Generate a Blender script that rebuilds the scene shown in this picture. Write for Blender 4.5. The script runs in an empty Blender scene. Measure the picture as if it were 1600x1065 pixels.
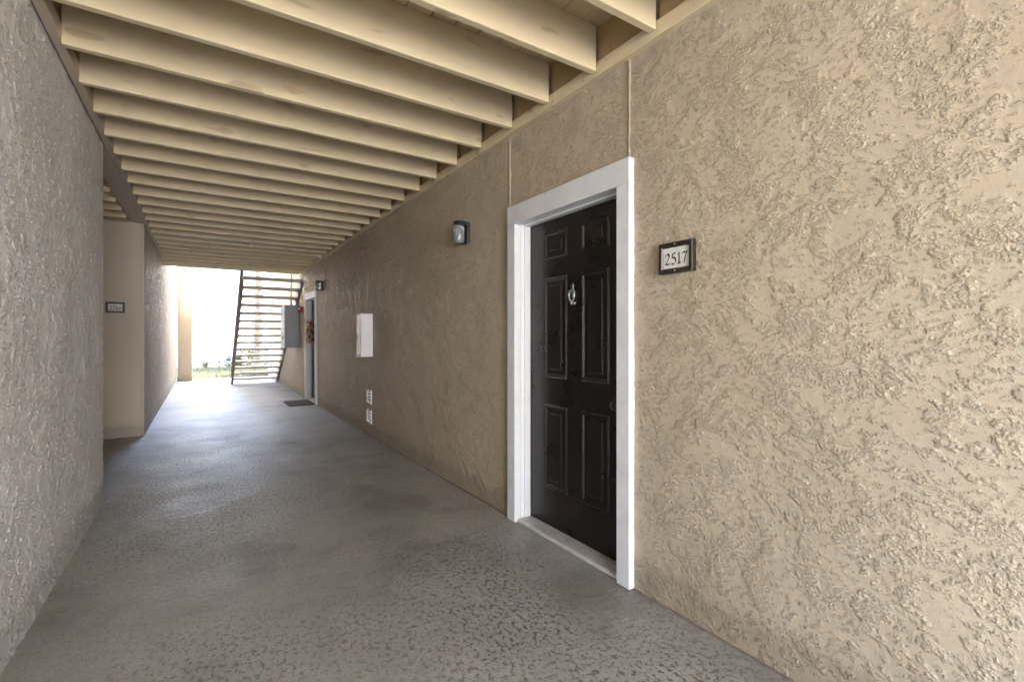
import bpy, bmesh, math, random
import numpy as np
from mathutils import Vector, Matrix

random.seed(7); rng = np.random.default_rng(7)
sc = bpy.context.scene
COL = sc.collection
R_ = math.radians

# ------------------------------------------------------------------ camera, sky, sun, exposure
EYE = 1.242
cam = bpy.data.cameras.new('camera'); camo = bpy.data.objects.new('camera', cam); COL.objects.link(camo)
cam.sensor_width = 36.0; cam.lens = 36.0 * 746 / 1600
cam.shift_y = -4.5 / 1600
cam.clip_start = 0.05; cam.clip_end = 2000
camo.location = (0, 0, EYE)
camo.rotation_euler = (R_(90), 0, -math.atan2(484, 746))
sc.camera = camo

SUN_EL, SUN_AZ = R_(50), R_(57)      # azimuth: clockwise from +Y, where the sun stands
w = bpy.data.worlds.new('World'); sc.world = w; w.use_nodes = True
nt = w.node_tree; nt.nodes.clear()
sky = nt.nodes.new('ShaderNodeTexSky'); sky.sky_type = 'NISHITA'; sky.sun_disc = False
sky.sun_elevation = SUN_EL; sky.sun_rotation = SUN_AZ
sky.dust_density = 1.6; sky.air_density = 1.0
bg = nt.nodes.new('ShaderNodeBackground'); bg.inputs['Strength'].default_value = 0.15
out = nt.nodes.new('ShaderNodeOutputWorld')
nt.links.new(sky.outputs[0], bg.inputs[0]); nt.links.new(bg.outputs[0], out.inputs[0])
sl = bpy.data.lights.new('sun', 'SUN'); sl.energy = 3.2; sl.angle = R_(0.53); sl.color = (1.0, 0.94, 0.85)
so = bpy.data.objects.new('sun', sl); COL.objects.link(so)
sd = Vector((math.sin(SUN_AZ) * math.cos(SUN_EL), math.cos(SUN_AZ) * math.cos(SUN_EL), math.sin(SUN_EL)))
so.rotation_euler = sd.to_track_quat('Z', 'Y').to_euler()
so.location = sd * 60
vs = sc.view_settings
vs.view_transform = 'Standard'; vs.look = 'None'; vs.gamma = 1.0; vs.use_curve_mapping = False
vs.exposure = 5.68
sc.render.engine = 'CYCLES'
cy = sc.cycles
cy.use_denoising = True; cy.use_guiding = True; cy.guiding_training_samples = 64; cy.use_adaptive_sampling = False; cy.max_bounces = 14; cy.diffuse_bounces = 12; cy.glossy_bounces = 4
cy.sample_clamp_indirect = 6.0; cy.caustics_reflective = False; cy.caustics_refractive = False

# ------------------------------------------------------------------ materials
MATS = {}
class NT:
    def __init__(s, name):
        s.m = bpy.data.materials.new(name); s.m.use_nodes = True
        s.t = s.m.node_tree; s.b = s.t.nodes['Principled BSDF']
        s.tc = None
    def n(s, typ, **kw):
        o = s.t.nodes.new(typ)
        for k, v in kw.items(): setattr(o, k, v)
        return o
    def l(s, a, b): s.t.links.new(a, b)
    def co(s, scale=(1, 1, 1), rot=(0, 0, 0), kind='Object'):
        if s.tc is None: s.tc = s.n('ShaderNodeTexCoord')
        mp = s.n('ShaderNodeMapping'); mp.inputs['Scale'].default_value = scale; mp.inputs['Rotation'].default_value = rot
        s.l(s.tc.outputs[kind], mp.inputs['Vector']); return mp.outputs[0]
    def noise(s, scale, detail=3, rough=.55, vec=None, dist=0.0):
        o = s.n('ShaderNodeTexNoise'); o.inputs['Scale'].default_value = scale
        o.inputs['Detail'].default_value = detail; o.inputs['Roughness'].default_value = rough
        o.inputs['Distortion'].default_value = dist
        s.l(vec if vec is not None else s.co(), o.inputs['Vector']); return o.outputs['Fac']
    def ramp(s, fac, stops, interp='LINEAR'):
        o = s.n('ShaderNodeValToRGB'); o.color_ramp.interpolation = interp
        e = o.color_ramp.elements
        while len(e) < len(stops): e.new(.5)
        for q, (p, c) in zip(e, stops):
            q.position = p; q.color = (c, c, c, 1) if isinstance(c, (int, float)) else (*c, 1)
        s.l(fac, o.inputs[0]); return o.outputs[0]
    def mix(s, fac, a, b, mode='MIX'):
        o = s.n('ShaderNodeMix', data_type='RGBA', blend_type=mode)
        for v, i in ((fac, 0), (a, 6), (b, 7)):
            if hasattr(v, 'is_output'): s.l(v, o.inputs[i])
            else: o.inputs[i].default_value = v if isinstance(v, (int, float)) else (*v, 1)
        return o.outputs[2]
    def math(s, op, a, b=None, clamp=False):
        o = s.n('ShaderNodeMath', operation=op, use_clamp=clamp)
        for v, i in ((a, 0), (b, 1)):
            if v is None: continue
            if hasattr(v, 'is_output'): s.l(v, o.inputs[i])
            else: o.inputs[i].default_value = v
        return o.outputs[0]
    def bump(s, h, strength, dist, prev=None):
        o = s.n('ShaderNodeBump'); o.inputs['Strength'].default_value = strength; o.inputs['Distance'].default_value = dist
        s.l(h, o.inputs['Height'])
        if prev is not None: s.l(prev, o.inputs['Normal'])
        return o.outputs[0]
    def set(s, **kw):
        for k, v in kw.items():
            i = s.b.inputs[k.replace('_', ' ')]
            if hasattr(v, 'is_output'): s.l(v, i)
            else: i.default_value = (*v, 1) if isinstance(v, tuple) and len(v) == 3 else v
        return s

def simple(name, col, rough=.5, var=.12, vscale=6, bump=0, bscale=60, metal=0.0, spec=.5, vec_scale=(1, 1, 1)):
    s = NT(name)
    v = s.co(vec_scale)
    n1 = s.noise(vscale, 4, .6, v)
    c = s.mix(s.ramp(n1, [(.3, 0.0), (.7, 1.0)]), tuple(x * (1 - var) for x in col), tuple(min(1, x * (1 + var)) for x in col))
    s.set(Base_Color=c, Roughness=rough, Metallic=metal)
    s.b.inputs['Specular IOR Level'].default_value = spec
    if bump:
        s.set(Normal=s.bump(s.noise(bscale, 4, .6, v), bump, .004))
    MATS[name] = s.m; return s.m

TAN = (.462, .389, .287)
def stucco(name, col, relief, rough=.48, crumb=.85):
    """painted stucco: colour wear + fine sand grain; relief > 0 adds knock-down blobs for walls without modelled relief"""
    s = NT(name)
    big = s.noise(.9, 4, .6)
    mid = s.noise(7, 4, .65)
    c = s.mix(s.ramp(big, [(.32, 0.0), (.68, 1.0)]), tuple(x * .9 for x in col), tuple(x * 1.07 for x in col))
    c = s.mix(s.ramp(mid, [(.35, 0.0), (.75, .35)]), c, tuple(x * y for x, y in zip(col, (1.0, 1.06, 1.16))))
    sep = s.n('ShaderNodeSeparateXYZ'); s.l(s.co(), sep.inputs[0])
    # grime splashed up from the floor, ragged
    g = s.math('ADD', sep.outputs[2], s.math('MULTIPLY', s.noise(5, 4, .7), -.24))
    drip = s.noise(3.0, 5, .7, s.co((1, 2.2, .22)))
    c = s.mix(s.ramp(drip, [(.56, 0.0), (.74, .22)]), c, tuple(x * y for x, y in zip(col, (.80, .76, .70))))
    c = s.mix(s.ramp(s.noise(60, 3, .7), [(.56, 0.0), (.76, .32)]), c, tuple(x * .78 for x in col))
    c = s.mix(s.ramp(g, [(.0, .6), (.05, .15), (.16, 0.0)]), c, tuple(x * .55 for x in col))
    s.set(Base_Color=c, Roughness=rough)
    s.b.inputs['Specular IOR Level'].default_value = .55
    nrm = s.bump(s.noise(380, 3, .65), .5, .0016)
    if not relief:
        at = s.n('ShaderNodeAttribute', attribute_name='crumbs')
        cr = s.ramp(s.noise(120, 3, .6, s.co((1, .8, 1.15))), [(.44, 0.0), (.52, .7), (.62, 1.0)])
        nrm = s.bump(s.math('MULTIPLY', cr, s.math('ADD', at.outputs['Fac'], .06)), crumb, .0031, nrm)
    if relief:
        warp = s.n('ShaderNodeTexNoise'); warp.inputs['Scale'].default_value = 14; s.l(s.co(), warp.inputs['Vector'])
        vv = s.n('ShaderNodeVectorMath', operation='MULTIPLY_ADD')
        s.l(warp.outputs['Color'], vv.inputs[0]); vv.inputs[1].default_value = (.05, .05, .05); s.l(s.co((1, .8, 1.1)), vv.inputs[2])
        blobs = s.noise(34, 3, .6, vv.outputs[0])
        nrm = s.bump(s.ramp(blobs, [(.44, 0.0), (.56, .8), (.7, 1.0)]), relief, .006, nrm)
    s.set(Normal=nrm)
    MATS[name] = s.m; return s.m

stucco('stucco_modelled', TAN, 0)
stucco('stucco_far', (.52, .46, .375), 0, .40, 1.0)
stucco('stucco', TAN, .8)
stucco('stucco_lit_left', (.80, .795, .78), 0, .56, .95)  # left wall's stronger light put into a paler, greyer stucco colour
stucco('stucco_white', (.70, .67, .63), .25)
stucco('stucco_cream', (.46, .44, .41), .25)

s = NT('concrete')
big = s.noise(.8, 5, .62); mid = s.noise(4.5, 5, .65)
col = s.mix(s.ramp(big, [(.3, 0.0), (.7, 1.0)]), (.270, .258, .228), (.455, .436, .390))
col = s.mix(s.ramp(mid, [(.38, 0.0), (.72, .55)]), col, (.43, .412, .345))
# worn knock-down coating: pale skin with dark pits showing through, more so in patches
cell = s.noise(50, 5, .72, s.co((1, .75, 1)), .1)
patch = s.ramp(s.noise(.65, 3, .5, s.co((1.1, 1, 1), (0, 0, .5))), [(.40, 0.0), (.62, 1.0)])
pits = s.math('MULTIPLY', s.ramp(cell, [(.43, 1.0), (.475, 0.0)]), s.math('ADD', s.math('MULTIPLY', patch, .9), .22))
col = s.mix(s.ramp(s.noise(150, 3, .7), [(.48, 0.0), (.70, .75)]), col, (.15, .144, .126))
col = s.mix(pits, col, (.11, .103, .085))
pale = s.math('MULTIPLY', s.ramp(cell, [(.56, 0.0), (.66, .4)]), patch)
col = s.mix(pale, col, (.50, .465, .41))
smudge = s.noise(1.5, 4, .6, s.co((.8, .6, 1)))
col = s.mix(s.ramp(smudge, [(.50, 0.0), (.66, .7)]), col, (.16, .145, .12))
stain = s.noise(2.2, 5, .7, s.co((1, .55, 1), (0, 0, .3)))
col = s.mix(s.ramp(stain, [(.56, 0.0), (.72, .5)]), col, (.52, .485, .43))
s.set(Base_Color=col, Roughness=s.ramp(s.noise(2.0, 4, .6), [(.3, .32), (.7, .50)]))
s.b.inputs['Specular IOR Level'].default_value = .5
b1 = s.bump(s.noise(260, 3, .65), .35, .0012)
b2 = s.bump(s.ramp(cell, [(.38, 0.0), (.5, .8), (.66, 1.0)]), .6, .004, b1)
b3 = s.bump(s.noise(11, 3, .5, s.co((.55, 1.25, 1))), .45, .014, b2)
s.set(Normal=b3); MATS['concrete'] = s.m

WOOD = (.62, .525, .352)
def painted_wood(name, col, rough=.45, axis=0):
    s = NT(name)
    sc3 = [14, 14, 14]; sc3[axis] = .8
    # every board cut from another place in the timber
    tc = s.n('ShaderNodeTexCoord'); oi = s.n('ShaderNodeObjectInfo')
    sh = s.n('ShaderNodeVectorMath', operation='MULTIPLY_ADD'); s.l(oi.outputs['Random'], sh.inputs[0])
    sh.inputs[1].default_value = (37, 23, 51); s.l(tc.outputs['Object'], sh.inputs[2])
    def co(scale=(1, 1, 1)):
        mp = s.n('ShaderNodeMapping'); mp.inputs['Scale'].default_value = scale; s.l(sh.outputs[0], mp.inputs['Vector']); return mp.outputs[0]
    grain = s.noise(3.2, 5, .65, co(tuple(sc3)), .4)
    blot = s.noise(1.7, 4, .6, co())
    c = s.mix(s.ramp(blot, [(.3, 0.0), (.7, 1.0)]), tuple(x * .88 for x in col), tuple(x * 1.06 for x in col))
    c = s.mix(s.ramp(grain, [(.58, 0.0), (.8, .25)]), c, (col[0] * .72, col[1] * .66, col[2] * .58))
    knots = s.noise(5.5, 1, .3, co((.8, 3, 3)))
    c = s.mix(s.ramp(knots, [(.69, 0.0), (.75, .5)]), c, (col[0] * .5, col[1] * .42, col[2] * .34))
    s.set(Base_Color=c, Roughness=rough, Normal=s.bump(grain, .22, .004))
    MATS[name] = s.m; return s.m
painted_wood('joist_paint', WOOD)
painted_wood('deck_paint', (.56, .45, .30), axis=1)
painted_wood('beam_paint', (.52, .45, .36), axis=1)
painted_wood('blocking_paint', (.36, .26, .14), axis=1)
simple('trim_white', (.63, .65, .675), .42, .05, 9, .55, 130)
simple('trim_smooth', (.68, .70, .725), .35, .03, 5, .08, 80)
# rough sawn diagonal saw marks on the flat face of the casing
s = NT('trim_sawn')
wv = s.n('ShaderNodeTexWave', wave_type='BANDS', bands_direction='Z'); wv.inputs['Scale'].default_value = 13
wv.inputs['Distortion'].default_value = 3.5; wv.inputs['Detail'].default_value = 3; wv.inputs['Detail Scale'].default_value = 1.6
s.l(s.co((1, 1, 1), (R_(32), 0, 0)), wv.inputs['Vector'])
c = s.mix(s.ramp(s.noise(8, 4), [(.3, 0.0), (.7, 1.0)]), (.58, .60, .625), (.68, .70, .725))
s.set(Base_Color=c, Roughness=.5, Normal=s.bump(s.noise(140, 3), .5, .002, s.bump(wv.outputs['Fac'], .22, .002)))
MATS['trim_sawn'] = s.m

s = NT('door_paint')
c = s.mix(s.ramp(s.noise(2.5, 4), [(.3, 0.0), (.7, 1.0)]), (.0095, .0066, .0058), (.0135, .0098, .0088))
s.set(Base_Color=c, Roughness=s.ramp(s.noise(5, 4), [(.3, .24), (.7, .36)]), Normal=s.bump(s.noise(90, 3, .6, s.co((1, 8, .6))), .06, .001))
MATS['door_paint'] = s.m
simple('aluminium', (.55, .54, .53), .38, .15, 14, .2, 90, .6)
simple('sill_paint', (.52, .50, .48), .45, .2, 14, .2, 120)
simple('nickel', (.62, .61, .59), .28, .06, 20, 0, 60, 1.0)
simple('pewter', (.36, .38, .37), .38, .12, 40, .2, 160, .75)
simple('black_paint', (.018, .018, .019), .38, .2, 14, .12, 140)
simple('sign_frame', (.022, .016, .013), .38, .25, 25, .2, 160)
simple('sign_face', (.64, .64, .62), .5, .08, 30, .25, 200)
simple('ink', (.012, .010, .010), .45, .05)
simple('white_enamel', (.72, .72, .75), .35, .04, 5, .06, 60)
simple('white_plastic', (.70, .70, .70), .4, .06, 20)
simple('vent_dark', (.10, .10, .11), .6, .1)
simple('grey_enamel', (.25, .27, .295), .4, .07, 5, .06, 80)
simple('pale_enamel', (.55, .56, .56), .4, .1, 9)
simple('red_plastic', (.32, .018, .016), .35, .08)
simple('brown_steel', (.22, .175, .14), .5, .25, 9, .3, 90)
simple('tread_concrete', (.60, .54, .47), .75, .2, 12, .5, 160)
simple('mat_fibre', (.062, .057, .050), .95, .35, 60, 1.0, 420)
simple('mat_border', (.022, .021, .020), .8, .2, 40, .4, 220)
simple('pvc', (.66, .63, .58), .38, .06)
simple('grass_blade', (.10, .098, .05), .6, .35, 2.0)
simple('leaf_yellow', (.16, .14, .02), .5, .5, 4.0)
simple('leaf_green', (.06, .07, .035), .5, .4, 4.0)
simple('leaf_silver', (.16, .155, .09), .55, .25, 5.0)
simple('palm_leaf', (.055, .095, .025), .5, .35, 3.0)
simple('palm_bark', (.12, .095, .07), .9, .4, 16, 1.0, 60)
simple('palm_boot', (.15, .12, .09), .9, .3, 20, .8, 60)
simple('petal_cream', (.75, .62, .42), .7, .2, 40)
simple('petal_pink', (.60, .20, .27), .7, .3, 40)
simple('petal_green', (.10, .11, .05), .7, .3, 40)
simple('twig', (.10, .065, .04), .85, .3, 40)
simple('pale_concrete', (.50, .475, .43), .8, .15, 3, .4, 120)
simple('soil', (.10, .08, .06), .95, .3, 12, .8, 60)
simple('roof_tin', (.42, .36, .30), .7, .1)
# frosted, ribbed glass of the lamps
s = NT('lamp_glass')
s.set(Base_Color=(.62, .64, .64), Roughness=.16, IOR=1.45)
s.b.inputs['Transmission Weight'].default_value = .7
s.set(Normal=s.bump(s.noise(70, 2, .5, s.co((1, 1, .2))), .12, .003))
MATS['lamp_glass'] = s.m
s = NT('clear_pane'); s.set(Base_Color=(.75, .78, .80), Roughness=.08); s.b.inputs['Transmission Weight'].default_value = .8
MATS['clear_pane'] = s.m

# ------------------------------------------------------------------ helpers
def link(name, me, mat=None, parent=None, loc=None):
    if mat is not None and not me.materials: me.materials.append(MATS[mat])
    o = bpy.data.objects.new(name, me); COL.objects.link(o)
    if parent is not None: o.parent = parent
    if loc is not None: o.location = loc
    return o
def tag(o, label=None, cat=None, group=None, kind=None):
    if label: o['label'] = label
    if cat: o['category'] = cat
    if group: o['group'] = group
    if kind: o['kind'] = kind
    return o
def empty(name, loc=(0, 0, 0), label=None, cat=None, group=None):
    o = bpy.data.objects.new(name, None); COL.objects.link(o); o.location = loc; o.empty_display_size = .1
    return tag(o, label, cat, group)
def box_into(bm, x0, x1, y0, y1, z0, z1, bev=0, seg=1):
    r = bmesh.ops.create_cube(bm, size=1)
    vs_ = r['verts']
    for v in vs_:
        v.co = Vector(((x0 + x1) / 2 + v.co.x * (x1 - x0), (y0 + y1) / 2 + v.co.y * (y1 - y0), (z0 + z1) / 2 + v.co.z * (z1 - z0)))
    if bev:
        ed = list({e for v in vs_ for e in v.link_edges})
        bmesh.ops.bevel(bm, geom=ed, offset=bev, segments=seg, affect='EDGES', profile=.5)
def mesh_of(bm, name, smooth=False):
    me = bpy.data.meshes.new(name); bm.normal_update(); bm.to_mesh(me); bm.free()
    if smooth:
        for p in me.polygons: p.use_smooth = True
    return me
def box(name, x0, x1, y0, y1, z0, z1, mat, parent=None, bev=0, seg=1):
    """a box placed in the coordinates of its parent"""
    bm = bmesh.new(); box_into(bm, x0, x1, y0, y1, z0, z1, bev, seg)
    return link(name, mesh_of(bm, name), mat, parent)
def boxes(name, lst, mat, parent=None, bev=0):
    bm = bmesh.new()
    for b in lst: box_into(bm, *b, bev)
    return link(name, mesh_of(bm, name), mat, parent)
def tube_into(bm, pts, rad, n=8, cap=True):
    pts = [Vector(p) for p in pts]
    rads = rad if isinstance(rad, (list, tuple)) else [rad] * len(pts)
    rings = []
    up = Vector((0, 0, 1))
    for i, p in enumerate(pts):
        t = (pts[min(i + 1, len(pts) - 1)] - pts[max(i - 1, 0)]).normalized()
        a = t.cross(up if abs(t.z) < .95 else Vector((1, 0, 0))).normalized(); b = t.cross(a)
        rings.append([bm.verts.new(p + (a * math.cos(k * 2 * math.pi / n) + b * math.sin(k * 2 * math.pi / n)) * rads[i]) for k in range(n)])
    for q in range(len(rings) - 1):
        for k in range(n):
            bm.faces.new((rings[q][k], rings[q][(k + 1) % n], rings[q + 1][(k + 1) % n], rings[q + 1][k]))
    if cap:
        bm.faces.new(rings[0][::-1]); bm.faces.new(rings[-1])
def tube(name, pts, rad, mat, parent=None, n=8):
    bm = bmesh.new(); tube_into(bm, pts, rad, n)
    bmesh.ops.recalc_face_normals(bm, faces=bm.faces)
    return link(name, mesh_of(bm, name, True), mat, parent)
def lathe(name, prof, mat, parent=None, n=24, axis='z', loc=(0, 0, 0)):
    """prof: (radius, height) pairs turned round the axis"""
    bm = bmesh.new(); rings = []
    for r, hgt in prof:
        rings.append([bm.verts.new((r * math.cos(k * 2 * math.pi / n), r * math.sin(k * 2 * math.pi / n), hgt)) for k in range(n)])
    for q in range(len(rings) - 1):
        for k in range(n):
            bm.faces.new((rings[q][k], rings[q][(k + 1) % n], rings[q + 1][(k + 1) % n], rings[q + 1][k]))
    if prof[0][0] > 1e-4: bm.faces.new(rings[0][::-1])
    if prof[-1][0] > 1e-4: bm.faces.new(rings[-1])
    bmesh.ops.remove_doubles(bm, verts=bm.verts, dist=1e-5)
    if axis == 'x': bmesh.ops.rotate(bm, verts=bm.verts, matrix=Matrix.Rotation(R_(-90), 3, 'Y'))
    if axis == 'y': bmesh.ops.rotate(bm, verts=bm.verts, matrix=Matrix.Rotation(R_(90), 3, 'X'))
    bmesh.ops.recalc_face_normals(bm, faces=bm.faces)
    return link(name, mesh_of(bm, name, True), mat, parent, loc)
def prism_x(name, poly, x0, x1, mat, parent=None, bev=0):
    """(y,z) outline extruded along x"""
    bm = bmesh.new()
    a = [bm.verts.new((x0, y, z)) for y, z in poly]; b = [bm.verts.new((x1, y, z)) for y, z in poly]
    bm.faces.new(a); bm.faces.new(b[::-1]); n = len(poly)
    for k in range(n): bm.faces.new((a[k], b[k], b[(k + 1) % n], a[(k + 1) % n]))
    bmesh.ops.recalc_face_normals(bm, faces=bm.faces)
    if bev: bmesh.ops.bevel(bm, geom=bm.edges[:], offset=bev, segments=1, affect='EDGES')
    return link(name, mesh_of(bm, name), mat, parent)
def copy_tree(o, parent=None):
    c = o.copy(); COL.objects.link(c); c.parent = parent
    for ch in list(o.children): copy_tree(ch, c)
    return c

# ------------------------------------------------------------------ measures of the place (metres; +Y runs down the breezeway)
WR, WL = 1.80, -.628              # faces of the right and left wall
Y0, Y1 = -2.8, 16.7               # ends of the building; unseen near end set back to even out the light
CY0, CY1 = -2.7, 11.12            # the ceiling, lengthened likewise behind the camera; stairwells lie beyond it at both ends
YL0 = Y0
JZ0, JZ1 = 2.66, 2.90             # joists
TOP = 6.4

# ------------------------------------------------------------------ ground
tag(box('ground', -70, 70, -80, 110, -.60, -.06, 'soil'), kind='structure')
tag(box('floor', -5, 5, Y0 - .2, Y1 + .35, -.2, 0, 'concrete'), kind='structure')
tag(box('walkway', -30, 30, Y1 + .36, 17.75, -.2, -.012, 'concrete'), kind='structure')
tag(box('pavement', -30, 30, -12.99, Y0 - .21, -.2, -.012, 'pale_concrete'), kind='structure')  # unseen paving, kept pale to throw sunlight into the breezeway

# ------------------------------------------------------------------ modelled stucco relief
HW, HH, HP = 2304, 960, .003       # relief map: 6.9 m x 2.9 m at 3 mm
def band(lam, aniso=1.0, ang=0.0, width=.55):
    fy = np.fft.fftfreq(HH, HP)[:, None]; fx = np.fft.rfftfreq(HW, HP)[None, :]
    ca, sa = math.cos(ang), math.sin(ang)
    u = (fx * ca + fy * sa) * aniso; v = -fx * sa + fy * ca
    f = np.sqrt(u * u + v * v) + 1e-9
    flt = np.exp(-(np.log(f * lam) / width) ** 2)
    g = np.fft.irfft2(np.fft.rfft2(rng.standard_normal((HH, HW))) * flt, s=(HH, HW))
    return (g / g.std()).astype(np.float32)
def sstep(a, lo, hi):
    t = np.clip((a - lo) / (hi - lo), 0, 1); return t * t * (3 - 2 * t)
lowA, lowB, lowC = band(.55, 1.0, 0, .8), band(.38, 1.2, .4, .8), band(.30, 1.0, 0, .8)
def chips(lam, an):
    f1, f2 = band(lam, an, .28, .5), band(lam, an, -.38, .5)
    m = sstep(lowA, -.5, .5); f = f1 * m + f2 * (1 - m)
    return f / f.std()
c1, c2, c3 = chips(.027, 2.0), chips(.0105, 1.3), chips(.085, 1.8)
rag = c2 * .45 + band(.008) * .35                # ragged edges
dens = lowB * .6 + lowC * .5 - .15               # where the trowel skipped more or less
e1 = c1 * .8 + c3 * .35 + rag * .8 - .26 + .65 * dens
CL = sstep(e1, -.10, .10)                        # clusters of crumbs left by the trowel
e2 = c3 + .30 * c1 + .5 * rag - .75 + .5 * lowC
plate2 = sstep(e2, -.04, .06)                    # smeared plates with a burr
lip = np.exp(-((e2 - .05) / .10) ** 2)
HM = (CL * (.0009 + .0015 * sstep(c2 + .25 * c1, .05, .45)) + .0016 * plate2 + .0012 * lip
      + .0012 * band(.8, 1, 0, .6) + .00012 * band(.008)).astype(np.float32)
CL = np.clip(CL + .35 * lip, 0, 1).astype(np.float32)
HM -= np.percentile(HM, .5); HMEAN = float(HM.mean())
def far_amp(y): return np.clip(1 + .30 * (y - 2.2), 1, 2.1)      # the plasterer's hand gets heavier down the wall
def relief(y, z, off, HM=HM):
    """bilinear lookup in the (periodic) relief map"""
    fx = ((y + off) / HP) % HW; fy = np.clip(z / HP, 0, HH - 2.001)
    ix = np.floor(fx).astype(int); iy = np.floor(fy).astype(int)
    tx = (fx - ix)[None, :]; ty = (fy - iy)[:, None]
    i1 = (ix + 1) % HW
    a = HM[np.ix_(iy, ix)] * (1 - tx) + HM[np.ix_(iy, i1)] * tx
    b = HM[np.ix_(iy + 1, ix)] * (1 - tx) + HM[np.ix_(iy + 1, i1)] * tx
    return a * (1 - ty) + b * ty
def skin_arrays(face, sgn, ys, zs, off, holes=(), amp=1.0):
    a_ = amp(ys)[None, :] if callable(amp) else amp
    h = HMEAN + (relief(ys, zs, off) - HMEAN) * a_
    cl = relief(ys, zs, off, CL).reshape(-1)
    Y, Z = np.meshgrid(ys, zs)
    V = np.stack([face + sgn * h, Y, Z], -1).reshape(-1, 3)
    ny, nz = len(ys), len(zs)
    i = (np.arange(nz - 1)[:, None] * ny + np.arange(ny - 1)[None, :])
    q = np.stack([i, i + 1, i + ny + 1, i + ny], -1)
    if sgn < 0: pass
    cyy = (ys[:-1] + ys[1:]) / 2; czz = (zs[:-1] + zs[1:]) / 2
    keep = np.ones((nz - 1, ny - 1), bool)
    for (a, b, c, d) in holes:
        keep &= ~((cyy[None, :] > a) & (cyy[None, :] < b) & (czz[:, None] > c) & (czz[:, None] < d))
    q = q[keep]
    if sgn > 0: q = q[:, ::-1]
    return V, q.reshape(-1, 4), cl
def box_arrays(x0, x1, y0, y1, z0, z1):
    V = np.array([(x, y, z) for x in (x0, x1) for y in (y0, y1) for z in (z0, z1)], float)
    Q = np.array([(0, 1, 3, 2), (4, 6, 7, 5), (0, 4, 5, 1), (2, 3, 7, 6), (0, 2, 6, 4), (1, 5, 7, 3)])
    return V, Q, np.full(8, .35)
def wall_mesh(name, chunks, mat):
    vv, qq, smooth, cc, n = [], [], [], [], 0
    for (V, Q, C), sm in chunks:
        vv.append(V); cc.append(C); qq.append(Q + n); smooth.append(np.full(len(Q), sm)); n += len(V)
    V = np.concatenate(vv).astype(np.float32); Q = np.concatenate(qq).astype(np.int32); sm = np.concatenate(smooth)
    me = bpy.data.meshes.new(name)
    me.vertices.add(len(V)); me.vertices.foreach_set('co', V.ravel())
    me.loops.add(len(Q) * 4); me.loops.foreach_set('vertex_index', Q.ravel())
    me.polygons.add(len(Q)); me.polygons.foreach_set('loop_start', np.arange(0, len(Q) * 4, 4, dtype=np.int32))
    me.polygons.foreach_set('use_smooth', sm)
    me.update(calc_edges=True)
    at = me.attributes.new('crumbs', 'FLOAT', 'POINT'); at.data.foreach_set('value', np.concatenate(cc).astype(np.float32))
    return link(name, me, mat)
def graded(a, b, d0, k):
    ys = [a]
    while ys[-1] < b: ys.append(ys[-1] + d0 + k * max(0, ys[-1]))
    ys[-1] = b
    return np.array(ys)

DOORS = (0.0, 7.755)               # the two door sets in the right wall
holes = [(1.70 + d, 2.72 + d, -1, 2.065) for d in DOORS]
zs_f = np.arange(0, 2.945, .004); zs_c = np.append(np.arange(0, 2.94, .010), 2.94)
zs_f = np.clip(zs_f, 0, 2.94)
rw = wall_mesh('stucco_wall', [
    (skin_arrays(WR, -1, np.arange(Y0, .101, .02), zs_c, 9), True),
    (skin_arrays(WR, -1, graded(.1, 5.6, .0028, .0014), zs_f, 9, holes, far_amp), True),
    (skin_arrays(WR, -1, graded(5.6, Y1, .011, 0), zs_c, 9, holes, far_amp), True),
    (box_arrays(1.955, 5.0, Y0, Y1 + .56, -.1, 2.94), False)], 'stucco_modelled')
tag(rw, 'long tan stucco wall with heavy trowelled relief on the right, carrying both dark doors', 'wall')
box('upper_storey', WR + .01, 5.0, Y0, Y1 + .56, 2.945, TOP, 'stucco', rw)  # core, upper storey and far return overrun the end to shade the column
box('sun_block_mass', 2.45, 5.0, Y1 + .565, 19.4, -.1, TOP, 'stucco', rw)  # unseen mass added to keep sun off the far left wall and column
box('end_return', WR - .004, 1.954, Y1 - .05, Y1 + .56, -.05, 2.944, 'stucco', rw)
box('end_return', WR + .004, 1.954, Y0 - .003, Y0 + .05, -.05, 2.944, 'stucco', rw)
for ya, yb in ((Y0, 1.654), (2.774, 9.408), (10.53, Y1)):
    box('joint_gap', WR - .0155, WR + .001, ya, yb, .0005, .0055, 'brown_steel', rw)
for yj, z0 in ((1.684, 2.135), (2.79, 2.16)):
    box('control_joint', WR - .0115, WR + .004, yj - .0035, yj + .0035, z0, 2.635, 'stucco', rw)

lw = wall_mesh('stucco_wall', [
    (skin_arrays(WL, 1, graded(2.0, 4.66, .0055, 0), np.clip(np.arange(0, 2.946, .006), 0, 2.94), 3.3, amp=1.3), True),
    (box_arrays(-5, WL - .001, YL0, 4.656, -.1, 2.94), False)], 'stucco_lit_left')
tag(lw, 'left stucco wall, its light painted in as pale grey, ending before the alcove', 'wall')
box('upper_storey', -5, WL - .01, YL0, Y1, 2.945, TOP, 'stucco', lw)
bmA = box('stucco_wall', -5, -2.05, 4.657, 7.66, -.1, 2.94, 'stucco'); tag(bmA, 'shaded stucco wall at the back of the left alcove', 'wall')
fl = wall_mesh('stucco_wall', [
    (skin_arrays(WL, 1, graded(7.66, Y1, .013, 0), zs_c, 1.2, amp=1.9), True),
    (box_arrays(-5, WL - .001, 7.655, Y1, -.1, 2.94), False)], 'stucco_far')
tag(fl, 'stucco wall beyond the alcove on the left, with the sign 2516 on its end', 'wall')
box('corner_bead', WL - .03, WL + .0095, 7.651, 7.668, -.01, 2.69, 'stucco_modelled', fl, .004, 2)
box('corner_bead', WL - .03, WL + .004, 4.652, 4.660, -.01, 2.69, 'stucco_lit_left', lw, .004, 2)
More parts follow.
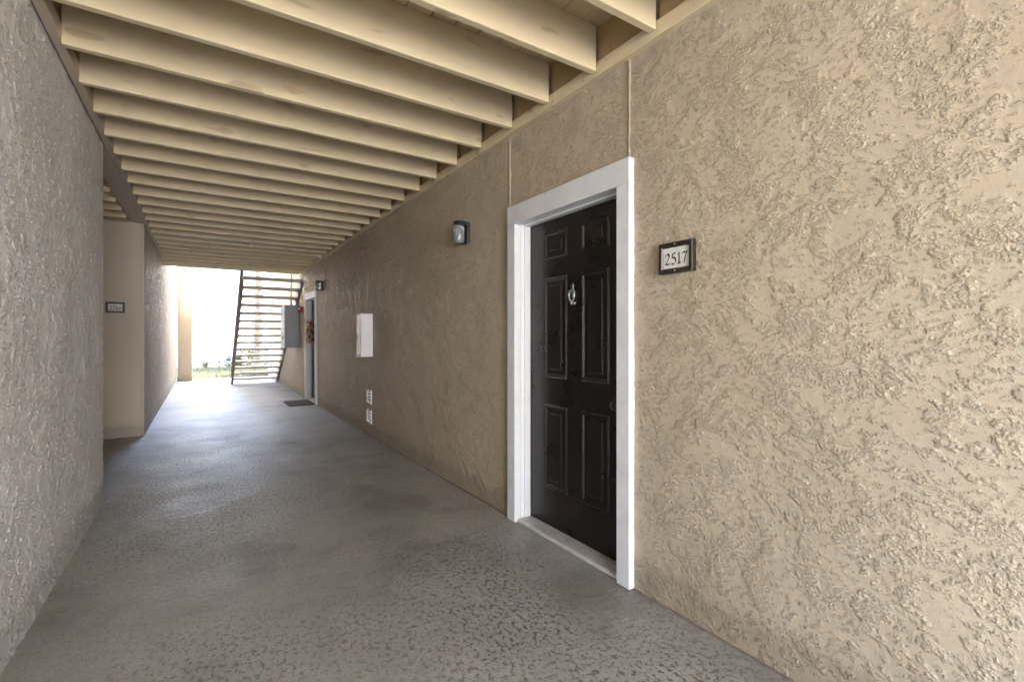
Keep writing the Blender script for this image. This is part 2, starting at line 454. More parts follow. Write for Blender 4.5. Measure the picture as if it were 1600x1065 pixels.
pil = box('stucco_column', -.60, -.25, Y1 + .005, Y1 + .34, -.01, 5.6, 'stucco', None, .01)
tag(pil, 'tan stucco column at the sunny far end of the left wall', 'column')
for zc in (2.85,):
    boxes('joint_line', [(-.603, -.247, Y1 + .002, Y1 + .343, zc, zc + .012)], 'blocking_paint', pil)
box('column_base', -.612, -.238, Y1 - .008, Y1 + .352, 0.0, .13, 'stucco', pil, .008)

# unseen roof over the upper level, carried past the ceiling to dim the stairwell
rf = box('unseen_roof', -5.5, 5.5, YL0 - .3, 14.0, TOP + .003, TOP + .2, 'roof_tin')
tag(rf, 'unseen flat roof above the upper level, drawn out to dim the far stairwell', 'roof')

# ------------------------------------------------------------------ ceiling: joists, boards, ledgers, end beams
ceil = empty('breezeway_ceiling', (0, 0, JZ0), 'tan painted timber ceiling of close joists under deck boards', 'ceiling')
def cbox(name, x0, x1, y0, y1, z0, z1, mat, bev=.003): return box(name, x0, x1, y0, y1, z0 - JZ0, z1 - JZ0, mat, ceil, bev)
bm = bmesh.new(); box_into(bm, WL + .056, WR - .046, -.021, .021, 0, JZ1 - JZ0 - .001, .004, 1); jm = mesh_of(bm, 'joist')
jy = [1.911 + .4075 * k for k in range(-10, 23)]
for y in jy:
    o = link('joist', jm, 'joist_paint', ceil, (random.uniform(-.003, .003), y + random.uniform(-.006, .006), random.uniform(-.003, .003)))
    o.rotation_euler = (R_(random.uniform(-.5, .5)), 0, R_(random.uniform(-.06, .06)))
nb = 18; bw = (WR - WL) / nb
for k in range(nb):
    dz = random.uniform(0, .003)
    cbox('deck_board', WL + k * bw + .003, WL + (k + 1) * bw - .003, CY0, CY1, JZ1 + .001 + dz, JZ1 + .035, 'deck_paint', .004)
cbox('deck_sheet', WL, WR, CY0, CY1, JZ1 + .037, JZ1 + .06, 'blocking_paint', 0)
cbox('ledger', WR - .044, WR - .0005, CY0, CY1, 2.632, 2.705, 'joist_paint')
cbox('ledger', WL + .0135, WL + .058, CY0, CY1, 2.685, 2.76, 'beam_paint')
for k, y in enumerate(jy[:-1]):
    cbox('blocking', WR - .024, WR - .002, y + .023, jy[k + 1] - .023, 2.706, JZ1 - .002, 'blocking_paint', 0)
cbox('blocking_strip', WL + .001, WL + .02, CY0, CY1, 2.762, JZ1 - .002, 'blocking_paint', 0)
cbox('end_beam', WL + .001, WR - .046, CY1 - .02, CY1 + .06, 2.612, JZ1 + .06, 'joist_paint')
cbox('end_beam', WL + .001, WR - .046, CY0 - .06, CY0 - .001, 2.612, JZ1 + .06, 'joist_paint')
# beam of several plies carrying the joists across the alcove mouth, and the alcove's own joists
for k in range(3):
    cbox('beam_ply', WL - .046 * (k + 1) + .011, WL - .046 * k + .0105, 4.661, 7.654, 2.692 + (.004, .0, .008)[k], 2.9, 'beam_paint', .003)
bm = bmesh.new(); box_into(bm, -2.049, WL - .131, -.021, .021, 0, JZ1 - JZ0 - .001, .004); am = mesh_of(bm, 'joist')
for y in [4.86 + .4075 * k for k in range(7)]:
    link('joist', am, 'joist_paint', ceil, (0, y, .012))
cbox('deck_sheet', -2.049, WL, 4.661, 7.654, JZ1 + .001, JZ1 + .04, 'deck_paint', 0)
cbox('beam_ply', -2.049, WL - .131, 7.60, 7.653, 2.70, JZ1, 'beam_paint', .003)

pipe = empty('sprinkler_pipe', (0, 8.22, 2.688), 'thin pale pipe running across the ceiling between two joists', 'pipe')
tube('pipe_run', [(WL + .075, 0, 0), (WR - .1, 0, 0)], .014, 'pvc', pipe, 10)
tube('coupling', [(WL + .072, 0, 0), (WL + .135, 0, 0)], .022, 'pvc', pipe, 10)
tube('drop', [(.62, 0, -.012), (.62, 0, -.055)], [.012, .016], 'pvc', pipe, 10)

# ------------------------------------------------------------------ entrance doors
def ring_panel(bm, y0, y1, z0, z1, x):
    """moulded raised panel: outer bead, sloping cove, raised field; x is the door face, the moulding stands toward -x"""
    steps = [(0, 0.0), (.010, -.0085), (.018, -.0085), (.030, .0045), (.046, .0045), (.060, -.0055)]
    rings = []
    for ins, dx in steps:
        rings.append([bm.verts.new((x + dx, a, b)) for a, b in ((y0 + ins, z0 + ins), (y1 - ins, z0 + ins), (y1 - ins, z1 - ins), (y0 + ins, z1 - ins))])
    for q in range(len(rings) - 1):
        for k in range(4): bm.faces.new((rings[q][k], rings[q][(k + 1) % 4], rings[q + 1][(k + 1) % 4], rings[q + 1][k]))
    bm.faces.new(rings[-1])
def build_door(label, casing_group):
    root = empty('entrance_door', (WR, 2.212, 0), label, 'door')
    def lb(name, x0, x1, y0, y1, z0, z1, mat, bev=0, par=root, seg=1):
        return box(name, x0 - WR, x1 - WR, y0 - 2.212, y1 - 2.212, z0, z1, mat, par, bev, seg)
    slab = lb('door_leaf', 1.884, 1.928, 1.757, 2.668, .03, 2.034, 'door_paint', .003)
    for (ya, yb) in ((1.914, 2.148), (2.277, 2.509)):
        for (za, zb) in ((.274, .814), (.987, 1.631), (1.75, 1.925)):
            bm = bmesh.new(); ring_panel(bm, ya - 2.212, yb - 2.212, za, zb, 1.884 - WR - .0006)
            bmesh.ops.recalc_face_normals(bm, faces=bm.faces)
            link('door_panel', mesh_of(bm, 'door_panel'), 'door_paint', root)
    # casing: flat boards proud of the stucco
    lb('casing_board', 1.76, 1.81, 1.656, 1.742, 0.004, 2.008, 'trim_sawn', .002)
    lb('casing_board', 1.76, 1.81, 2.682, 2.772, 0.004, 2.008, 'trim_white', .002)
    lb('casing_head', 1.7595, 1.81, 1.6558, 2.7722, 2.0083, 2.135, 'trim_white', .002)
    # jambs and stops
    lb('jamb', 1.8105, 1.954, 1.69, 1.7435, .0, 2.045, 'trim_smooth', .002)
    lb('jamb', 1.8105, 1.954, 2.681, 2.735, .0, 2.045, 'trim_smooth', .002)
    lb('jamb_head', 1.8105, 1.954, 1.744, 2.6805, 2.012, 2.06, 'trim_smooth', .002)
    lb('door_stop', 1.836, 1.882, 2.6675, 2.6805, .03, 2.0, 'trim_smooth', .002)
    lb('door_stop', 1.836, 1.882, 1.744, 1.756, .03, 2.0, 'trim_smooth', .002)
    lb('door_stop', 1.836, 1.882, 1.7565, 2.667, 1.999, 2.0115, 'trim_smooth', .002)
    lb('weather_strip', 1.8825, 1.8955, 2.6685, 2.6795, .03, 2.0, 'black_paint', 0)
    th = lb('threshold', 1.782, 1.95, 1.7435, 2.681, .002, .026, 'sill_paint', .004)
    for k in range(3): lb('threshold_ridge', 1.80 + k * .022, 1.808 + k * .022, 1.745, 2.679, .0262, .0305, 'aluminium', .0015, th)
    # hardware
    ky = 1.822 - 2.212
    kn = lathe('door_knob', [(.033, 0), (.033, .006), (.012, .012), (.011, .034), (.024, .042), (.029, .054), (.026, .066), (.012, .071), (0, .071)], 'sign_frame', root, 20, 'x', (1.884 - WR, ky, .885))
    lathe('deadbolt', [(.031, 0), (.031, .010), (.026, .017), (.010, .019), (0, .019)], 'nickel', root, 20, 'x', (1.884 - WR, ky, 1.03))
    lathe('peephole', [(.010, 0), (.010, .004), (.006, .006), (0, .005)], 'nickel', root, 14, 'x', (1.884 - WR, 0, 1.452))
    for hz in (.25, 1.05, 1.80):
        hg = root
        tube('hinge', [(1.881 - WR, 2.6735 - 2.212, hz), (1.881 - WR, 2.6735 - 2.212, hz + .09)], .005, 'nickel', hg, 8)
    return root
def knocker(root, y, z):
    """pewter knocker: pointed top, two curls, swinging drop ring"""
    x = 1.884 - WR
    pts = [(0, .062), (.010, .046), (.007, .026), (.016, .016), (.026, .010), (.018, -.006), (.006, -.010), (0, -.030),
           (-.006, -.010), (-.018, -.006), (-.026, .010), (-.016, .016), (-.007, .026), (-.010, .046)]
    k = prism_x('door_knocker', [(y + a, z + b) for a, b in pts], x - .008, x - .001, 'pewter', root, .002)
    ring = [(x - .014 - .004 * math.sin(t), y + .023 * math.sin(t) * (1.0 - .28 * (1 - math.cos(t)) * .5), z - .018 + .034 * math.cos(t)) for t in [i * 2 * math.pi / 20 for i in range(21)]]
    tube('knocker_ring', ring, .007, 'pewter', k, 8)
    lathe('knocker_drop', [(0, -.016), (.008, -.010), (.010, 0), (.006, .010), (0, .014)], 'pewter', k, 10, 'z', (x - .014, y, z - .058))
d1 = build_door('near black six panel door with silver knocker, in white casing', None)
d2 = copy_tree(d1); d2.location.y += DOORS[1]
d2['label'] = 'far black door with a flower wreath, beside the grey electrical box'
knocker(d1, 2.222 - 2.212, 1.515)
for dzk in (0.37, 1.27):
    lathe('casing_nail', [(.006, 0), (.006, .003), (0, .005)], 'trim_smooth', d1, 8, 'x', (1.76 - WR, 2.725 - 2.212, dzk))

# wreath hung on the far door
wr = empty('flower_wreath', (1.866, 2.36 + DOORS[1], 1.38), 'wreath of cream and pink flowers hanging on the far door', 'wreath')
def blossoms(name, mat, n, r0, seed, size):
    rr = random.Random(seed); bm = bmesh.new()
    for i in range(n):
        t = rr.uniform(0, 2 * math.pi); rad = r0 + rr.uniform(-.045, .045)
        c = Vector((rr.uniform(-.10, -.01), rad * math.sin(t), rad * math.cos(t)))
        for p in range(5):
            a = p * 2 * math.pi / 5 + rr.random(); sz = size * rr.uniform(.7, 1.2)
            d = Vector((-rr.uniform(.1, .6), math.cos(a), math.sin(a))).normalized(); sdv = d.cross(Vector((1, 0, 0))).normalized() * sz * .42
            q = [c, c + d * sz * .55 + sdv, c + d * sz + Vector((-.006, 0, 0)), c + d * sz * .55 - sdv]
            bm.faces.new([bm.verts.new(v) for v in q])
    return tag(link(name, mesh_of(bm, name), mat, wr), kind='stuff')
tube('twig_ring', [(-.012, .15 * math.sin(t), .15 * math.cos(t)) for t in [i * 2 * math.pi / 24 for i in range(25)]], .022, 'twig', wr, 7)
blossoms('cream_petals', 'petal_cream', 46, .16, 1, .07); blossoms('pink_petals', 'petal_pink', 34, .15, 2, .066); blossoms('leaves', 'petal_green', 60, .165, 3, .055)
bmr = boxes('ribbon', [(-.022, -.016, -.035, .01, -.38, -.12), (-.026, -.020, .0, .05, -.33, -.12)], 'petal_pink', wr, .002)

# doormat by the far door
mt = empty('doormat', (1.56, 9.85, 0), 'dark rectangular doormat on the floor before the far door', 'doormat')
box('mat_pile', -.215, .215, -.38, .38, .0035, .016, 'mat_fibre', mt, .003)
boxes('mat_edge', [(-.24, -.2155, -.405, .405, .003, .010), (.2155, .24, -.405, .405, .003, .010), (-.2155, .2155, -.405, -.3805, .003, .010), (-.2155, .2155, .3805, .405, .003, .010)], 'mat_border', mt)

# ------------------------------------------------------------------ wall lamps
def lamp(y, z, label):
    r = empty('wall_lamp', (WR - .006, y, z), label, 'lamp', 'wall lamps beside the doors')
    box('back_plate', -.022, 0.0, -.056, .056, -.085, .085, 'black_paint', r, .006, 2)
    # cap: half round hood reaching out over the glass
    bm = bmesh.new(); n = 14
    out = [(-.022, -.056)] + [(-.068 - .046 * math.sin(i * math.pi / n), -.056 * math.cos(i * math.pi / n)) for i in range(n + 1)] + [(-.022, .056)]
    a = [bm.verts.new((x, yy, .052)) for x, yy in out]; b = [bm.verts.new((x * .985, yy * .94, .085)) for x, yy in out]
    bm.faces.new(a); bm.faces.new(b[::-1])
    for k in range(len(out)): bm.faces.new((a[k], b[k], b[(k + 1) % len(out)], a[(k + 1) % len(out)]))
    bmesh.ops.recalc_face_normals(bm, faces=bm.faces)
    link('hood', mesh_of(bm, 'hood'), 'black_paint', r)
    ribs = lathe('glass_jar', [(0, -.088), (.030, -.087), (.042, -.080), (.046, -.066), (.0465, .02), (.044, .048), (.040, .0515)], 'lamp_glass', r, 36, 'z', (-.070, 0, 0))
    for k, v in enumerate(ribs.data.vertices):
        rr_ = math.hypot(v.co.x, v.co.y)
        if rr_ > .01:
            f = 1 + .018 * math.cos(18 * math.atan2(v.co.y, v.co.x)); v.co.x *= f; v.co.y *= f
    lathe('bulb', [(0, -.045), (.016, -.038), (.021, -.018), (.014, .012), (.012, .04)], 'white_plastic', ribs, 14, 'z', (0, 0, 0))
    lathe('finial', [(0, .098), (.006, .095), (.007, .088), (.004, .0855)], 'black_paint', r, 10, 'z', (-.06, 0, 0))
    return r
lamp(3.44, 2.087, 'black and frosted glass wall lamp just beyond the near door')
lamp(8.98, 2.17, 'small wall lamp with black hood just before the far door')

# ------------------------------------------------------------------ number signs, lettered with a broad nib
def arc(cx, cy_, rx, ry, a0, a1, n=14): return [(cx + rx * math.cos(R_(a0 + (a1 - a0) * i / n)), cy_ + ry * math.sin(R_(a0 + (a1 - a0) * i / n))) for i in range(n + 1)]
DIG = {
 '2': [arc(.26, .72, .20, .24, 165, -35, 14) + [(.30, .38), (.04, .04)], [(.02, .06), (.20, .09), (.36, .03), (.56, .10)]],
 '5': [[(.17, .93), (.14, .56)], arc(.24, .30, .24, .29, 112, -130, 16), [(.15, .91), (.32, .93), (.50, .97)]],
 '1': [[(.06, .80), (.22, .95)], [(.21, .95), (.21, .05)], [(.05, .05), (.38, .05)]],
 '7': [[(.03, .86), (.20, .92), (.36, .88), (.56, .94)], [(.54, .94), (.38, .62), (.22, .02)]],
 '6': [[(.50, .97), (.30, .84), (.14, .62), (.08, .36)], arc(.28, .27, .21, .25, 180, -180, 22)],
 '0': [arc(.28, .5, .24, .46, 90, 450, 24)],
}
def lettering(txt, h, adv, nib=.075, ang=38):
    """quads of a slanted broad nib, in (right, up) units of metres, each a hair above the last"""
    bm = bmesh.new(); x = 0; k = 0
    nx, ny = nib * math.cos(R_(ang)), nib * math.sin(R_(ang))
    for ch in txt:
        for st in DIG[ch]:
            for (a, b) in zip(st[:-1], st[1:]):
                ax, ay, bx_, by = a[0] + x, a[1], b[0] + x, b[1]
                t = .018
                q = [(ax - nx, ay - ny - t), (ax - nx, ay - ny + t), (ax + nx, ay + ny + t), (bx_ + nx, by + ny + t), (bx_ + nx, by + ny - t), (bx_ - nx, by - ny - t)]
                # convex hull of the two nib positions
                pts = [(ax + sx * nx, ay + sx * ny + s2 * t) for sx in (-1, 1) for s2 in (-1, 1)] + [(bx_ + sx * nx, by + sx * ny + s2 * t) for sx in (-1, 1) for s2 in (-1, 1)]
                cx_, cyv = sum(p[0] for p in pts) / 8, sum(p[1] for p in pts) / 8
                def hull(P):
                    P = sorted(set((round(u, 5), round(v, 5)) for u, v in P))
                    def half(P):
                        r = []
                        for p in P:
                            while len(r) > 1 and (r[-1][0] - r[-2][0]) * (p[1] - r[-2][1]) - (r[-1][1] - r[-2][1]) * (p[0] - r[-2][0]) <= 0: r.pop()
                            r.append(p)
                        return r
                    a_, b_ = half(P), half(P[::-1]); return a_[:-1] + b_[:-1]
                hp = hull(pts)
                if len(hp) > 2:
                    bm.faces.new([bm.verts.new((u * h, v * h, k * 4e-6)) for u, v in hp]); k += 1
        x += adv[ch]
    return bm, (x - .08) * h
ADV = {'2': .66, '5': .62, '1': .48, '7': .66, '6': .62}
def sign(txt, loc, rotz, wd, hg, label):
    """built facing -Y, so local x is the reading direction"""
    r = empty('number_sign', loc, label, 'sign', 'apartment number signs'); r.rotation_euler.z = rotz
    f = .021
    w2, h2 = wd / 2, hg / 2
    # mitred frame with a sloping inner lip
    bm = bmesh.new()
    prof = [(0, 0.006), (0, -.019), (.003, -.022), (.017, -.022), (.023, -.013), (.023, 0)]
    rings = []
    for ins, y in prof:
        rings.append([bm.verts.new((sx * (w2 - ins), y, sz * (h2 - ins))) for sx, sz in ((-1, -1), (1, -1), (1, 1), (-1, 1))])
    for q in range(len(rings) - 1):
        for k in range(4): bm.faces.new((rings[q][k], rings[q][(k + 1) % 4], rings[q + 1][(k + 1) % 4], rings[q + 1][k]))
    bmesh.ops.recalc_face_normals(bm, faces=bm.faces)
    link('frame', mesh_of(bm, 'frame'), 'sign_frame', r)
    box('face_plate', -w2 + .0225, w2 - .0225, -.0125, -.002, -h2 + .0225, h2 - .0225, 'sign_face', r)
    for sz in (1, -1): lathe('screw', [(.0035, 0), (.0035, .002), (0, .003)], 'pewter', r, 8, 'y', (0, -.022, sz * (h2 - .010)))
    bm, tw = lettering(txt, hg * .375, ADV)
    for v in bm.verts: v.co = Vector((v.co.x - tw / 2, -.0130 - v.co.z, v.co.y - hg * .215))
    # slight rake of the hand lettering
    bmesh.ops.recalc_face_normals(bm, faces=bm.faces)
    link('numerals', mesh_of(bm, 'numerals'), 'ink', r)
    return r
sign('2517', (WR - .010, 1.392, 1.603), R_(-90), .182, .138, 'framed number sign reading 2517 on the wall right of the near door')
sign('2516', (-.905, 7.654, 1.622), 0, .186, .132, 'framed number sign reading 2516 on the alcove wall at left')

# ------------------------------------------------------------------ extinguisher cabinet, vents, electrical box, alarm
cb = empty('extinguisher_cabinet', (WR - .008, 6.075, 1.0), 'white metal fire extinguisher cabinet mounted mid wall', 'cabinet')
boxes('cabinet_shell', [(-.135, 0, -.105, -.100, .01, .545), (-.135, 0, .100, .105, .01, .545), (-.135, 0, -.0995, .0995, .54, .545), (-.135, 0, -.0995, .0995, .01, .015), (-.006, 0, -.0995, .0995, .0155, .5395)], 'white_enamel', cb)
boxes('door_frame', [(-.144, -.1355, -.107, -.080, .005, .55), (-.144, -.1355, .080, .107, .005, .55), (-.144, -.1355, -.0795, .0795, .522, .55), (-.144, -.1355, -.0795, .0795, .005, .034)], 'white_enamel', cb, .001)
box('door_pane', -.1395, -.1365, -.0795, .0795, .0345, .5215, 'clear_pane', cb)
tube('handle', [(-.146, -.02, .18), (-.166, -.02, .20), (-.166, -.02, .28), (-.146, -.02, .30)], .005, 'nickel', cb, 7)
tube('extinguisher', [(-.065, 0, .03), (-.065, 0, .32), (-.065, 0, .36), (-.065, 0, .42)], [.05, .05, .022, .015], 'red_plastic', cb, 14)
def vent(z, label):
    v = empty('wall_vent', (WR - .006, 6.10, z), label, 'vent', 'white wall vents under the cabinet')
    W_, H_ = .098, .086
    boxes('vent_frame', [(-.016, 0, -W_, -W_ + .016, -H_, H_), (-.016, 0, W_ - .016, W_, -H_, H_), (-.016, 0, -W_ + .0165, W_ - .0165, H_ - .016, H_), (-.016, 0, -W_ + .0165, W_ - .0165, -H_, -H_ + .016)], 'white_plastic', v, .001)
    box('vent_back', -.003, 0, -W_ + .0165, W_ - .0165, -H_ + .0165, H_ - .0165, 'vent_dark', v)
    for k in range(4):
        sl_ = box('slat', -.0125, .0125, -W_ + .017, W_ - .017, -.002, .002, 'white_plastic', v)
        sl_.location = (-.010, 0, -.054 + k * .036); sl_.rotation_euler.y = R_(-42)
vent(.495, 'white louvred vent, upper of the two low on the wall')
vent(.245, 'white louvred vent, lower of the two, nearest the floor')

ep = empty('electrical_box', (WR - .008, 11.64, 1.03), 'grey steel electrical box on the right wall beside the staircase', 'electrical box')
box('cabinet', -.285, 0, -.29, .29, 0, .93, 'grey_enamel', ep, .006)
box('front_cover', -.302, -.2855, -.298, .298, -.008, .938, 'pale_enamel', ep, .004)
box('side_plate', -.235, -.05, -.2945, -.2905, .56, .90, 'grey_enamel', ep, .0015)
box('latch', -.325, -.3025, .10, .16, .82, .845, 'black_paint', ep, .002); box('latch', -.315, -.3025, -.06, -.02, .20, .24, 'black_paint', ep, .002)
tube('conduit', [(-.12, .05, .931), (-.12, .05, 1.65)], .021, 'pale_enamel', ep, 10)
box('front_label', -.3045, -.3025, -.10, .04, .04, .07, 'black_paint', ep)
al = empty('fire_alarm', (WR - .008, 10.92, 1.84), 'red fire alarm horn on the wall between door and electrical box', 'alarm')
box('back_box', -.04, 0, -.062, .062, -.062, .062, 'red_plastic', al, .004)
box('horn_plate', -.062, -.0405, -.068, .068, -.068, .068, 'red_plastic', al, .008, 2)
box('strobe_lens', -.088, -.0625, -.05, .05, .005, .05, 'white_plastic', al, .008, 2)
boxes('horn_grille', [(-.0655, -.0625, -.045, .045, -.05 + k * .012, -.045 + k * .012) for k in range(4)], 'black_paint', al)
db = empty('door_bell', (WR - .008, 10.66, 1.60), 'small dark call plate on the wall left of the far door', 'call plate')
box('plate', -.02, 0, -.03, .03, -.055, .055, 'black_paint', db, .004)
lathe('button', [(.012, 0), (.012, .004), (0, .006)], 'pewter', db, 12, 'x', (-.02, 0, .01))

# ------------------------------------------------------------------ open-riser stairs in the stairwells
RISE, RUN, NT_ = .1656, .2755, 16
def staircase(label, name='staircase'):
    """origin at the foot; climbs toward local -y"""
    st = empty(name, (0, 0, 0), label, 'staircase')
    x0, x1 = .70, 1.755
    def line(i): return (-RUN * i, RISE * i)
    ln = math.hypot(RUN, RISE); nx, nz = RISE / ln, RUN / ln     # normal of the slope in (y,z): up and outward
    def stringer(xa, xb):
        a, b = line(-.15), line(NT_ - .75)
        lo, hi = -.155, .115
        pts = [(a[0] + nx * hi + .08, 0.002), (a[0] + nx * hi, a[1] + nz * hi), (b[0] + nx * hi, b[1] + nz * hi), (b[0] + nx * lo, b[1] + nz * lo), (a[0] + nx * lo - .18, .002)]
        return prism_x('stringer', pts, xa, xb, 'brown_steel', st)
    s1 = stringer(x0 - .008, x0); s2 = stringer(x1, x1 + .008)
    for (s_, xa, xb) in ((s1, x0 - .06, x0 - .0085), (s1, x0 - .06, x0 - .0085)):
        pass
    # channel flanges along the left stringer
    a, b = line(.35), line(NT_ - .8)
    for off in (.112, -.152):
        pts = [(a[0] + nx * off, a[1] + nz * off), (a[0] + nx * (off + .008), a[1] + nz * (off + .008)), (b[0] + nx * (off + .008), b[1] + nz * (off + .008)), (b[0] + nx * off, b[1] + nz * off)]
        prism_x('flange', pts, x0 - .055, x0 - .0085, 'brown_steel', s1)
    bm = bmesh.new(); box_into(bm, x0 + .002, x1 - .002, -.155, .145, -.05, 0, .006); tm = mesh_of(bm, 'tread')
    bm = bmesh.new(); box_into(bm, 0, .035, -.11, .11, -.056, -.0505); box_into(bm, 0, .006, -.11, .11, -.10, -.0565); km = mesh_of(bm, 'bracket')
    for i in range(1, NT_):
        y, z = line(i)
        t = link('tread', tm, 'tread_concrete', st, (0, y, z))
        link('bracket', km, 'brown_steel', t, (x0 + .002, 0, 0))
        o = link('bracket', km, 'brown_steel', t, (x1 - .002, 0, 0)); o.scale.x = -1
    return st
st = staircase('brown open riser staircase at the far end, rising toward the camera')
st.location = (0, 15.20, 0)
st2 = copy_tree(st); st2.location = (0, CY0 - 4.25 + 0, 0)
# the stair behind the camera climbs toward the breezeway as well: turned about, foot at the open end
st2.rotation_euler.z = math.pi; st2.location = (2.46, -6.9, 0)
st2['label'] = 'brown open riser staircase at the near end, behind the viewpoint'

# ------------------------------------------------------------------ outside, far end
FB = 24.3
hb = empty('apartment_building', (0, FB, 0), 'bright white stucco building facing the far end of the breezeway', 'building')
box('wall', -22, 26, .0, 8, -.1, 2.895, 'stucco_cream', hb)
box('upper_wall', -22, 26, .0, 8, 2.93, 6.6, 'stucco_cream', hb)
box('joint_recess', -22, 26, .05, 7.9, 2.88, 2.931, 'brown_steel', hb)
box('base_course', -22, 26, -.006, -.0005, -.08, .06, 'blocking_paint', hb)
box('roof', -22.6, 26.6, -.6, 8.6, 6.602, 6.8, 'roof_tin', hb)
nbk = empty('apartment_building', (0, -13.0, 0), 'unseen white stucco building added behind the viewpoint to bounce sunlight in', 'building')  # unseen, placed close so its sunlit wall brightens the breezeway
box('wall', -22, 26, -8, 0, -.1, 5.6, 'stucco_white', nbk)
box('roof', -22.6, 26.6, -8.6, .4, 5.602, 5.8, 'roof_tin', nbk)

def grass(name, x0, x1, y0, y1, n, hmin, hmax, seed):
    r = np.random.default_rng(seed)
    x = r.uniform(x0, x1, n); y = r.uniform(y0, y1, n); h = r.uniform(hmin, hmax, n); a = r.uniform(0, 2 * math.pi, n); wd = r.uniform(.006, .014, n)
    lean = r.uniform(-.5, .5, (n, 2)) * h[:, None]
    V = np.zeros((n, 3, 3), np.float32)
    V[:, 0] = np.stack([x - np.cos(a) * wd, y - np.sin(a) * wd, np.full(n, -.06)], -1)
    V[:, 1] = np.stack([x + np.cos(a) * wd, y + np.sin(a) * wd, np.full(n, -.06)], -1)
    V[:, 2] = np.stack([x + lean[:, 0], y + lean[:, 1], h - .06], -1)
    me = bpy.data.meshes.new(name); me.vertices.add(n * 3); me.vertices.foreach_set('co', V.ravel())
    me.loops.add(n * 3); me.loops.foreach_set('vertex_index', np.arange(n * 3, dtype=np.int32))
    me.polygons.add(n); me.polygons.foreach_set('loop_start', np.arange(0, n * 3, 3, dtype=np.int32)); me.update(calc_edges=True)
    return link(name, me, 'grass_blade')
tag(box('lawn_soil', -30, 30, 17.76, FB - .01, -.2, -.05, 'grass_blade'), kind='structure')
tag(grass('grass', -3.0, 4.5, 17.78, FB - .35, 26000, .05, .13, 3), 'short sunlit grass outside the far end', 'grass', kind='stuff')

# palm: ringed trunk with old leaf boots, crown above the roof line
pt = empty('palm_tree', (1.92, 22.3, -.06), 'palm tree trunk seen through the open stair treads', 'palm')
bm = bmesh.new(); rr = random.Random(5); ptsP, radP = [], []
for i in range(41):
    z = i * .18; ptsP.append((.05 * math.sin(z * .5), .03 * math.sin(z * .8), z)); radP.append((.17 - .004 * i * .6) * (1 + (.06 if i % 2 else -.05)) + (.10 * math.exp(-z * 3)))
tube_into(bm, ptsP, radP, 14); bmesh.ops.recalc_face_normals(bm, faces=bm.faces)
link('trunk', mesh_of(bm, 'trunk', True), 'palm_bark', pt)
bm = bmesh.new()
for i in range(150):
    z = .3 + i * .045; a = i * 2.4; rd = .16
    c = Vector((rd * math.cos(a), rd * math.sin(a), z)); o_ = Vector((math.cos(a), math.sin(a), 0)); t_ = Vector((-math.sin(a), math.cos(a), 0))
    L = rr.uniform(.06, .13)
    v = [bm.verts.new(p) for p in (c - t_ * .05, c + t_ * .05, c + t_ * .02 + o_ * L * .6 + Vector((0, 0, L)), c - t_ * .02 + o_ * L * .6 + Vector((0, 0, L)))]
    bm.faces.new(v)
tag(link('leaf_boots', mesh_of(bm, 'leaf_boots'), 'palm_boot', pt), kind='stuff')
bm = bmesh.new()
for f in range(34):
    a = f * 2.399; el = R_(rr.uniform(-25, 75)); L = rr.uniform(1.5, 2.1)
    o_ = Vector((math.cos(a), math.sin(a), 0)); prev = None
    for k in range(12):
        t = k / 11; p = Vector((.05, .03, 7.2)) + o_ * (L * t * math.cos(el) + .1) + Vector((0, 0, L * t * math.sin(el) - .9 * t * t))
        if prev is not None:
            side = Vector((-o_.y, o_.x, 0))
            for sgn in (-1, 1):
                for q in range(3):
                    b = prev.lerp(p, q / 3); ll = .55 * math.sin(math.pi * min(1, t + .12)) + .1
                    tip = b + side * sgn * ll + o_ * .25 * ll - Vector((0, 0, .3 * ll))
                    v = [bm.verts.new(x) for x in (b, b + o_ * .035, tip)]
                    bm.faces.new(v)
        prev = p
link('crown', mesh_of(bm, 'crown'), 'palm_leaf', pt)

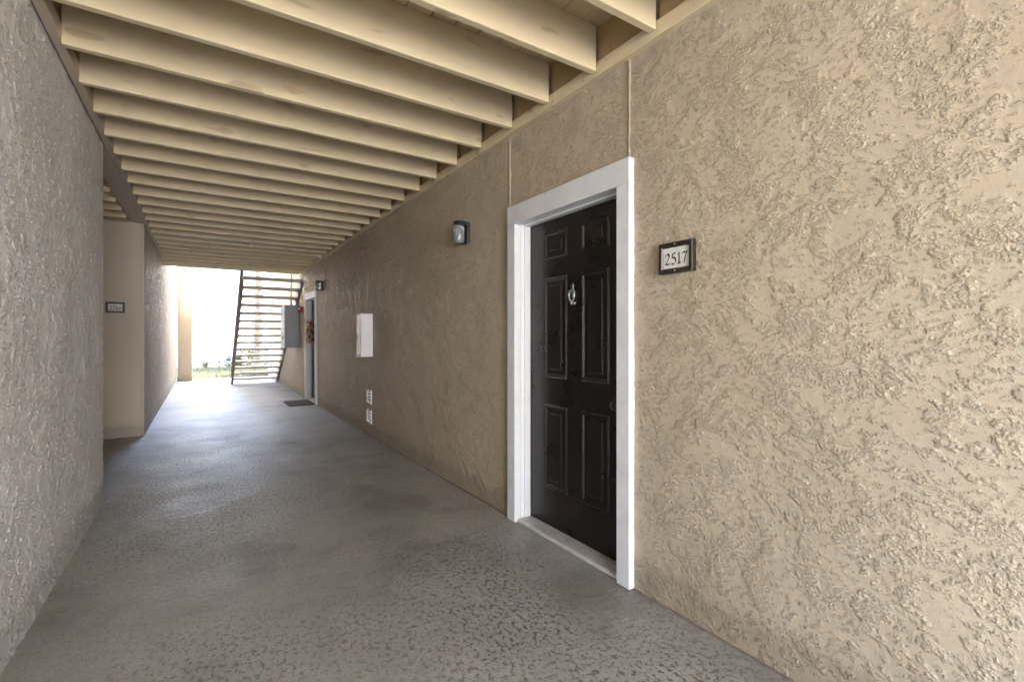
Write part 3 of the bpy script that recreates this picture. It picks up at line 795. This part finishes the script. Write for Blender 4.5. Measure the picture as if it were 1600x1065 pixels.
def rosette(name, loc, n, L, wd, mat, label, cat, lift=(25, 80), seed=0, group=None):
    r = random.Random(seed); root = empty(name, loc, label, cat, group); bm = bmesh.new()
    for i in range(n):
        a = i * 2.4 + r.uniform(-.2, .2); el = R_(r.uniform(*lift)); l_ = L * r.uniform(.7, 1.1)
        o_ = Vector((math.cos(a), math.sin(a), 0)); s_ = Vector((-o_.y, o_.x, 0)); prev = None
        for k in range(5):
            t = k / 4; c = o_ * l_ * t * math.cos(el) + Vector((0, 0, l_ * t * math.sin(el) - .35 * l_ * t * t))
            hw = wd * (math.sin(math.pi * (t * .8 + .15)) if k < 4 else .02)
            ring = (bm.verts.new(c - s_ * hw), bm.verts.new(c + s_ * hw))
            if prev: bm.faces.new((prev[0], prev[1], ring[1], ring[0]))
            prev = ring
    link('leaves', mesh_of(bm, 'leaves'), mat, root)
    return root
def bush(loc, rad, hgt, n, mat, label, seed, group):
    r = random.Random(seed); root = empty('shrub', loc, label, 'shrub', group); bm = bmesh.new()
    for k in range(7):
        a = r.uniform(0, 6.28); tube_into(bm, [(0, 0, 0), (rad * .4 * math.cos(a), rad * .4 * math.sin(a), hgt * .45), (rad * .8 * math.cos(a), rad * .8 * math.sin(a), hgt * .85)], [.012, .008, .004], 5)
    link('stems', mesh_of(bm, 'stems'), 'twig', root); bm = bmesh.new()
    for i in range(n):
        a = r.uniform(0, 6.28); u = r.random() ** .5; zz = r.uniform(.15, 1)
        c = Vector((rad * u * math.cos(a) * (1.1 - .4 * zz), rad * u * math.sin(a) * (1.1 - .4 * zz), hgt * zz))
        d = Vector((math.cos(a), math.sin(a), r.uniform(-.3, 1))).normalized(); s_ = d.cross(Vector((r.random(), r.random(), 1))).normalized(); l_ = r.uniform(.08, .17)
        q = [c, c + d * l_ * .5 + s_ * l_ * .22, c + d * l_, c + d * l_ * .5 - s_ * l_ * .22]
        bm.faces.new([bm.verts.new(v) for v in q])
    link('foliage', mesh_of(bm, 'foliage'), mat, root)
    return root
G = 'planting along the white building'
rosette('agave_plant', (.12, 23.7, -.05), 15, .62, .045, 'leaf_silver', 'pale spiky agave at the foot of the white building', 'plant', (20, 80), 4, G)
bush((1.55, 22.9, -.05), .42, .75, 420, 'leaf_yellow', 'yellow green shrub left of the palm trunk', 11, G)
bush((2.55, 23.0, -.05), .50, .80, 480, 'leaf_yellow', 'yellow green shrub right of the palm trunk', 12, G)
bush((1.15, 23.3, -.05), .30, .5, 260, 'leaf_green', 'low green shrub against the white wall behind the stairs', 13, G)
gl = empty('garden_light', (.60, 23.6, -.05), 'small dark path light standing at the foot of the white building', 'garden light')
tube('stake', [(0, 0, 0), (0, 0, .26)], .014, 'black_paint', gl, 8)
lathe('shade', [(.07, .26), (.05, .31), (.015, .335), (0, .337)], 'black_paint', gl, 14)
